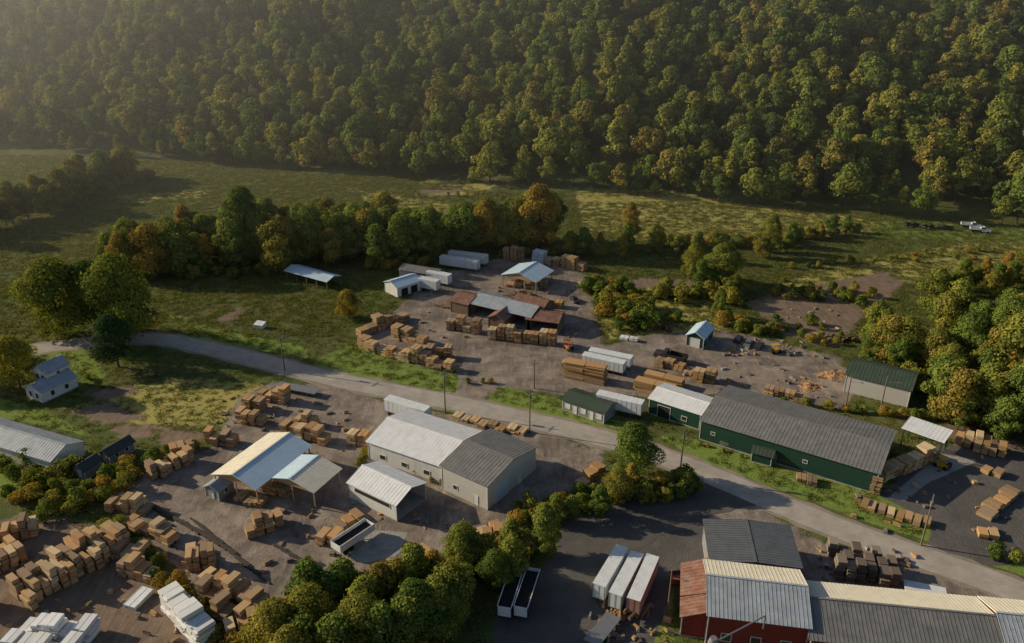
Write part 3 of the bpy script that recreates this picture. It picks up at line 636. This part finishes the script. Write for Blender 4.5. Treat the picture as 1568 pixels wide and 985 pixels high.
# ------------------------------------------------------------------ trees
def tree_mesh(name,seed,h=12.0,r=4.4,nleaf=3000,leaf=.34,lobes=16,base=.28,leafmat='lf_forest',conifer=False,bush=False,core=1.0):
    rg=np.random.default_rng(seed); rs=random.Random(seed); b=MB()
    cen=[];rad=[]
    if conifer:
        for i in range(26):
            t=i/25; R=r*.62*(1-t)**.8+.15; a=i*2.4
            for k in range(3 if t<.7 else 1):
                aa=a+k*2.1; cen.append((R*.6*math.cos(aa),R*.6*math.sin(aa),h*(.15+.82*t))); rad.append((R*.62,R*.62,.55))
    else:
        for i in range(lobes):
            t=rs.random()**.8; z=h*(base+(.88-base)*t); pr=math.sin(math.pi*min(1,(t*.82+.16)))**.7
            a=i*2.39996+rs.uniform(-.5,.5); R=r*pr*rs.uniform(.35,.8)
            q=r*rs.uniform(.24,.44); cen.append((R*math.cos(a),R*math.sin(a),z)); rad.append((q,q,q*rs.uniform(.7,.95)))
        cen.append((0,0,h*.84)); rad.append((r*.42,r*.42,h*.15)); cen.append((rs.uniform(-.5,.5),rs.uniform(-.5,.5),h*.6)); rad.append((r*.6*core,r*.6*core,h*.24)); cen.append((0,0,h*(base+.12))); rad.append((r*.5*core,r*.5*core,h*.14))
    cen=np.array(cen);rad=np.array(rad)
    wts=rad[:,0]*rad[:,1]; wts=wts/wts.sum()
    idx=rg.choice(len(cen),nleaf,p=wts)
    d=rg.normal(size=(nleaf,3)); d/=np.linalg.norm(d,axis=1)[:,None]
    d[:,2]=np.where((d[:,2]<-.2)&(rg.random(nleaf)<.6),-d[:,2],d[:,2])
    sh=rg.uniform(.62,1.0,nleaf)**.6*np.where(rg.random(nleaf)<.12,1.2,1)
    pos=cen[idx]+d*rad[idx]*sh[:,None]
    mid=np.array([0,0,h*.5]); out=pos-mid; out/=np.linalg.norm(out,axis=1)[:,None]+1e-6
    nrm=d*.9+out*.3+rg.normal(size=(nleaf,3))*.28; nrm/=np.linalg.norm(nrm,axis=1)[:,None]
    t1=np.cross(nrm,rg.normal(size=(nleaf,3))); t1/=np.linalg.norm(t1,axis=1)[:,None]; t2=np.cross(nrm,t1)
    s=leaf*rg.uniform(.6,1.3,nleaf)[:,None]
    q=np.stack([pos-t1*s,pos-t2*s*.7,pos+t1*s,pos+t2*s*.7+nrm*s*.3],1).reshape(-1,3)
    if not bush:
        b.tube((0,0,-.6),(0,0,h*base),h*.022,h*.017,7,0); b.tube((0,0,h*base),(0.1,0,h*.8),h*.017,h*.004,6,0)
        if not conifer:
            for k in rs.sample(range(len(cen)),min(9,len(cen))):
                c_=cen[k]; z0=h*rs.uniform(base*.8,max(base,min(.6,c_[2]/h-.05))); b.tube((0,0,z0),tuple(c_),h*.009,h*.003,5,0)
    else:
        for k in range(min(6,len(cen))): b.tube((0,0,-.2),tuple(cen[k]),h*.02,h*.008,5,0)
    nb_=len(b.v); nfb=len(b.f)
    me=bpy.data.meshes.new(name)
    verts=b.v+[tuple(x) for x in q.tolist()]
    faces=b.f+(np.arange(nleaf*4).reshape(-1,4)+nb_).tolist()
    me.from_pydata(verts,[],faces); me.materials.append(M['bark']); me.materials.append(M[leafmat])
    me.polygons.foreach_set('material_index',[0]*nfb+[1]*nleaf)
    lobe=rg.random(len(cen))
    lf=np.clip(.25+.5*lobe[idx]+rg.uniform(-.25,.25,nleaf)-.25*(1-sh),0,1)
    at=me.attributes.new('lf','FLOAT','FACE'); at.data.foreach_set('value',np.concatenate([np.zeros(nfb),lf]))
    me.update(); return me
def coll(name,specs):
    c=bpy.data.collections.new(name)
    for i,sp in enumerate(specs):
        o=bpy.data.objects.new(name.replace('_species','')+'_%d'%i,tree_mesh(name+'_%d'%i,**sp)); c.objects.link(o)
    return c
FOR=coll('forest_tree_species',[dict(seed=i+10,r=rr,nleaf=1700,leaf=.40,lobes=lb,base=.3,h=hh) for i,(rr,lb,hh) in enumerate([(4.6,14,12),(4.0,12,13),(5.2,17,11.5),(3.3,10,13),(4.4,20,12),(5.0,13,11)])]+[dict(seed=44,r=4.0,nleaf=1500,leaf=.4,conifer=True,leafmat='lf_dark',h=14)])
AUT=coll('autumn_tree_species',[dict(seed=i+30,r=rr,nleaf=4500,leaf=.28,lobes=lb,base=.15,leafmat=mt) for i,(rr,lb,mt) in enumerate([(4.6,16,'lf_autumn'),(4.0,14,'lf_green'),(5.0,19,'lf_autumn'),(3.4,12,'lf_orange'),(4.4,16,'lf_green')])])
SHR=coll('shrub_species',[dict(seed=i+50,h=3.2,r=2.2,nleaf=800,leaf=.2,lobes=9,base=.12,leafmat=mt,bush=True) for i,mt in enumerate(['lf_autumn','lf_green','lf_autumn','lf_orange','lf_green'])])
TUF=bpy.data.collections.new('grass_tuft_species')
for k in range(3):
    b=MB(); rs=random.Random(k)
    for i in range(34):
        a=rs.uniform(0,6.28); R=rs.uniform(0,1.0); x,y=R*math.cos(a),R*math.sin(a); w=.07; hh=rs.uniform(.08,.22)*(1-.4*R); a2=rs.uniform(0,6.28); dx,dy=math.cos(a2),math.sin(a2)
        b.poly([(x-dx*w,y-dy*w,-.02),(x+dx*w,y+dy*w,-.02),(x+dx*w*.5-dy*.15,y+dy*w*.5+dx*.15,hh),(x-dx*w*.5-dy*.15,y-dy*w*.5+dx*.15,hh)])
    me2=b.mesh('grass_tuft_%d'%k,['lf_grass']); at=me2.attributes.new('lf','FLOAT','FACE'); at.data.foreach_set('value',[rs.random() for _ in range(34)])
    TUF.objects.link(bpy.data.objects.new('grass_tuft_%d'%k,me2))
def scatter(name,pts,sc,idx,cl):
    me=bpy.data.meshes.new(name); me.from_pydata([tuple(p) for p in pts],[],[]); n=len(pts)
    for nm,tp,val in (('sc','FLOAT',sc),('rz','FLOAT',rng.uniform(0,6.28,n)),('ix','INT',idx)):
        at=me.attributes.new(nm,tp,'POINT'); at.data.foreach_set('value',np.asarray(val,dtype=np.int32 if tp=='INT' else np.float32))
    o=bpy.data.objects.new(name,me); scene.collection.objects.link(o)
    ng=bpy.data.node_groups.new(name+'_nodes','GeometryNodeTree')
    ng.interface.new_socket('Geometry',in_out='INPUT',socket_type='NodeSocketGeometry'); ng.interface.new_socket('Geometry',in_out='OUTPUT',socket_type='NodeSocketGeometry')
    gi=ng.nodes.new('NodeGroupInput'); gout=ng.nodes.new('NodeGroupOutput'); iop=ng.nodes.new('GeometryNodeInstanceOnPoints')
    ci=ng.nodes.new('GeometryNodeCollectionInfo'); ci.inputs[0].default_value=cl; ci.inputs['Separate Children'].default_value=True; ci.inputs['Reset Children'].default_value=True
    def na(nm,tp):
        a=ng.nodes.new('GeometryNodeInputNamedAttribute'); a.data_type=tp; a.inputs[0].default_value=nm
        return [s for s in a.outputs if s.enabled][0]
    l=ng.links.new
    l(gi.outputs[0],iop.inputs['Points']); l(ci.outputs[0],iop.inputs['Instance']); iop.inputs['Pick Instance'].default_value=True
    l(na('ix','INT'),iop.inputs['Instance Index'])
    cx=ng.nodes.new('ShaderNodeCombineXYZ'); l(na('rz','FLOAT'),cx.inputs[2]); l(cx.outputs[0],iop.inputs['Rotation']); l(na('sc','FLOAT'),iop.inputs['Scale'])
    l(iop.outputs[0],gout.inputs[0])
    md=o.modifiers.new('scatter','NODES'); md.node_group=ng; return o
pts=[];sc=[];ix=[]
sp=8.6
ax=np.array([0.958,-0.287]); up=np.array([0.287,0.958]); org=np.array([0,357.0])
for a in np.arange(-560,480,sp):
    for d in np.arange(4,290,sp):
        q=org+ax*(a+rng.uniform(-3.9,3.9))+up*(d+rng.uniform(-3.9,3.9))
        if d<18 and rng.random()<.15: continue
        if abs(q[0])>0.76*q[1]+50: continue
        k=float(np.clip(rng.normal(1.26,.32),.7,2.0))*(1.0 if d>12 else .85)
        pts.append((q[0],q[1],float(hill(q[0],q[1]))-.3)); sc.append(k); ix.append(6 if rng.random()<.04 else int(rng.integers(0,6)))
scatter('forest',pts,sc,ix,FOR)
def line_pts(poly,width,sp,smin,smax,P,S,I,nk,kinds=None):
    W=[G(*p) for p in poly]
    for i in range(len(W)-1):
        a,b_=W[i],W[i+1]; ln=(b_-a).length; d=(b_-a).normalized(); n=Vector((-d.y,d.x,0))
        cnt=max(1,int(ln*max(width,sp)/(sp*sp)))
        for k in range(cnt):
            q=a+d*(ln*(k+random.random())/cnt)+n*random.uniform(-width/2,width/2)
            P.append((q.x,q.y,float(hill(q.x,q.y))-.1)); S.append(random.uniform(smin,smax)); I.append(random.choice(kinds) if kinds else random.randrange(nk))
P=[];S=[];I=[]
for a in [([(-80,370),(0,348),(70,325),(140,290),(200,268)],14,6.5,.9,1.5),([(180,412),(260,410),(350,402),(420,400)],18,6,1.0,1.6),([(250,395),(400,378),(600,370)],14,6,1.0,1.5),([(420,404),(520,400),(600,398)],18,6,1.1,1.55),([(600,396),(680,386),(760,378),(850,376)],16,6,1.1,1.6),
 ([(870,385),(930,395),(985,390)],10,6,.6,1.0),([(1000,385),(1060,400)],8,6,.7,1.0),([(1140,395),(1200,382),(1300,352)],6,6,.5,.8),([(1040,435),(1140,450)],8,6,.5,.85),
 ([(1320,530),(1380,550),(1440,580),(1500,605),(1580,640)],14,5,.7,1.1),([(1420,480),(1500,510),(1580,540)],20,5.5,.8,1.3),([(1460,450),(1520,440),(1600,440)],14,6,.6,.95),([(1540,570),(1620,600)],24,5.5,1.2,1.7),
 ([(1430,625),(1500,650),(1620,690)],12,4.5,.8,1.2),([(430,1020),(520,990),(600,970),(680,930)],15,4.6,.7,1.0),([(690,925),(740,885),(800,862)],8,4.4,.5,.8),([(600,935),(690,900)],6,4.5,.45,.7),
 ([(820,812),(870,795),(930,777),(1000,752),(1055,748)],5,4.4,.4,.62),
 ([(-130,600),(-110,540)],14,6,1.0,1.5)]:  # last row: unseen trees added left of view to shade the fields
    line_pts(*a,P,S,I,5,[0,1,2,3,4,1,4,0])
scatter('tree_line',P,S,I,AUT)
P=[];S=[];I=[]
for a in [([(60,790),(130,765),(200,735),(235,705)],8,2.9,.7,1.3),([(0,775),(90,755)],6,3,.6,1.2),([(165,805),(230,860),(290,930),(350,1000)],3.5,2.4,.5,1.0),([(240,690),(300,690)],2,2.5,.5,.8),
 ([(910,440),(960,480),(1010,500)],15,3.2,.8,1.7),([(1000,455),(1100,450),(1130,465)],12,3.4,.8,1.7),([(940,500),(1040,495)],7,3,.6,1.3),([(1110,490),(1140,510),(1200,505)],6,3,.7,1.3),([(1180,445),(1260,450),(1330,470)],18,4.4,.5,1.2),([(1200,410),(1400,395),(1560,390)],9,6,.5,1.0),([(1210,500),(1290,525)],12,4,.5,1.1),
 ([(1000,375),(1150,378),(1320,358)],7,4,.8,1.6),([(1320,560),(1420,600),(1500,640)],8,3,.8,1.6),([(440,960),(560,930),(690,880),(800,840)],8,2.6,.7,1.5),([(790,800),(900,770),(1060,748)],6,2.4,.6,1.3),
 ([(570,690),(600,710),(680,745)],1,2.2,.3,.5),([(540,712),(570,700)],3,2,.4,.8),([(450,858),(480,862)],2,2,.4,.7),([(1060,678),(1180,712)],1,3,.2,.35),([(1390,640),(1440,640)],3,2.5,.6,1),([(0,330),(100,308),(230,272)],8,4,.8,1.6),
 ([(640,300),(740,298),(860,330)],6,7,.4,.8),([(0,700),(60,740),(120,735)],6,3,.6,1.3),([(1500,850),(1568,860)],3,2.5,.5,.9),([(170,430),(330,418),(440,420)],9,4,.7,1.5),([(560,410),(640,405),(690,392)],6,3,.7,1.3),([(760,392),(900,392)],4,3,.7,1.2),([(1200,615),(1300,630),(1390,640)],2,2.4,.4,.8),([(60,560),(160,590)],2,5,.4,.7),([(700,590),(760,585)],1,3,.3,.5)]:
    line_pts(*a,P,S,I,5)
scatter('shrubs',P,S,I,SHR)
road_pts=np.array([(p.x,p.y) for p in smooth([G(*p) for p in RD],4)]+[(p.x,p.y) for p in smooth([G(*p) for p in SD],4)])
hard=np.maximum(np.maximum(gravel,asph),np.maximum(conc,dirt*.9)).reshape(ny,nx)
P=[];S=[];I=[]
n_=95000; X_=rng.uniform(-290,210,n_); Y_=75+365*rng.random(n_)
jx=np.clip(np.searchsorted(xs,X_),0,nx-1); jy=np.clip(np.searchsorted(ys,Y_),0,ny-1)
hv=hard[jy,jx]; cl_=np.sin(X_/7+np.sin(Y_/9)*2)+np.sin(Y_/6+X_/13)
rd=np.full(n_,1e9)
for q in road_pts: rd=np.minimum(rd,np.hypot(X_-q[0],Y_-q[1]))
keep=(np.abs(X_)<.68*Y_+8)&(hv<.45+.1*cl_*.5)&(rd>5.2)&(Y_+.3*X_<365)
for x,y in zip(X_[keep],Y_[keep]):
    P.append((x,y,float(hill(x,y)))); S.append(random.uniform(.6,1.4)*(1 if y<200 else 1.4)); I.append(random.randrange(3))
scatter('grass_tufts',P,S,I,TUF)
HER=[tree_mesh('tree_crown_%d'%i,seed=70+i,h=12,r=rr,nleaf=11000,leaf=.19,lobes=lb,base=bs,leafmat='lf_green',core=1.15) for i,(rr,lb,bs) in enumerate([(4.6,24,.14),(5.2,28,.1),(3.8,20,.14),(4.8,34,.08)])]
def tree(name,p,h,k,mat,wide=1.0):
    o=bpy.data.objects.new(name,HER[k]); scene.collection.objects.link(o)
    o.location=G(*p); s=h/12; o.scale=(s*wide,s*wide,s); o.rotation_euler[2]=random.uniform(0,6)
    o.material_slots[1].link='OBJECT'; o.material_slots[1].material=M[mat]
for a in [('willow_tree',(95,512),23,3,'lf_autumn',1.15),('willow_tree',(198,522),26,1,'lf_autumn',.92),('dark_broadleaf_tree',(182,562),15,0,'lf_dark',1.1),('willow_tree',(150,505),21,0,'lf_green',1.0),
 ('yellow_maple_tree',(32,596),14.5,0,'lf_yellow',1.1),('broadleaf_tree',(380,396),26,0,'lf_green',.85),('autumn_tree',(240,425),19,1,'lf_orange',1),('autumn_tree',(195,425),16,2,'lf_orange',1.1),
 ('autumn_tree',(825,385),25,0,'lf_orange',.9),('autumn_tree',(745,385),20,2,'lf_orange',.95),('autumn_tree',(790,384),19,0,'lf_autumn',.95),('broadleaf_tree',(480,398),20,1,'lf_green',1),('autumn_tree',(535,487),9,3,'lf_orange',1.1),
 ('broadleaf_tree',(1105,440),15,0,'lf_green',1.2),('autumn_tree',(963,374),16,2,'lf_orange',.8),('autumn_tree',(1178,395),16,2,'lf_autumn',.8),('autumn_tree',(1060,425),12,1,'lf_autumn',.9),
 ('broadleaf_tree',(968,730),12.5,0,'lf_green',1.15),('autumn_tree',(945,770),8,1,'lf_autumn',1.1),('autumn_tree',(835,850),11,2,'lf_autumn',.9),('broadleaf_tree',(1100,485),9,2,'lf_green',.9),
 ('broadleaf_tree',(710,870),9.5,3,'lf_green',1.05),('broadleaf_tree',(760,900),8,1,'lf_green',1.05),('autumn_tree',(480,990),12,1,'lf_autumn',1.05),('broadleaf_tree',(560,1005),12,3,'lf_autumn',1.05),('broadleaf_tree',(640,985),12,0,'lf_green',1.05),('autumn_tree',(430,1015),12,0,'lf_autumn',1.05),('broadleaf_tree',(690,970),9,1,'lf_green',1.0),
 ('broadleaf_tree',(1380,560),14,1,'lf_autumn',1),('broadleaf_tree',(1475,570),17,0,'lf_green',1),('broadleaf_tree',(1560,660),18,3,'lf_green',1),('broadleaf_tree',(1530,550),18,2,'lf_green',1),('broadleaf_tree',(1575,430),15,1,'lf_autumn',1),('autumn_tree',(1335,548),10,1,'lf_autumn',1)]:
    tree(*a)
# ------------------------------------------------------------------ light
S_=Vector((-0.96,0.28,0)).normalized(); EL=math.radians(22)
S3=Vector((S_.x*math.cos(EL),S_.y*math.cos(EL),math.sin(EL)))
sl=bpy.data.lights.new('sun','SUN'); sl.energy=5.0; sl.angle=math.radians(.5); sl.color=(1,.85,.60)
so=bpy.data.objects.new('sun',sl); so.rotation_euler=S3.to_track_quat('Z','Y').to_euler(); scene.collection.objects.link(so)
w=bpy.data.worlds.new('World'); scene.world=w; w.use_nodes=True; nt=w.node_tree
bg=nt.nodes['Background']; sk=nt.nodes.new('ShaderNodeTexSky'); sk.sky_type='NISHITA'; sk.sun_disc=False
sk.sun_elevation=EL; sk.sun_rotation=math.atan2(S3.x,S3.y); sk.air_density=1.0; sk.dust_density=1.0; bg.inputs[1].default_value=0.075
nt.links.new(sk.outputs[0],bg.inputs[0])
b=MB(); b.box(-650,500,230,800,-5,112)
hz,nt=newmat('evening_haze'); vs=N(nt,'ShaderNodeVolumeScatter'); vs.inputs['Density'].default_value=0.0007; vs.inputs['Anisotropy'].default_value=.66; vs.inputs['Color'].default_value=(1,1,1,1)
o_=N(nt,'ShaderNodeOutputMaterial'); L(nt,vs.outputs[0],o_.inputs['Volume']); M['haze']=hz
b.obj('haze',['haze'])
# ------------------------------------------------------------------ camera
cam=bpy.data.cameras.new('camera'); cam.lens=36*F/1568; cam.sensor_width=36; cam.clip_end=5000; cam.clip_start=.5
co_=bpy.data.objects.new('camera',cam); co_.location=(0,0,HC); co_.rotation_euler=(math.pi/2-PT,0,0); scene.collection.objects.link(co_); scene.camera=co_
scene.view_settings.view_transform='Standard'; scene.view_settings.look='None'; scene.view_settings.exposure=0
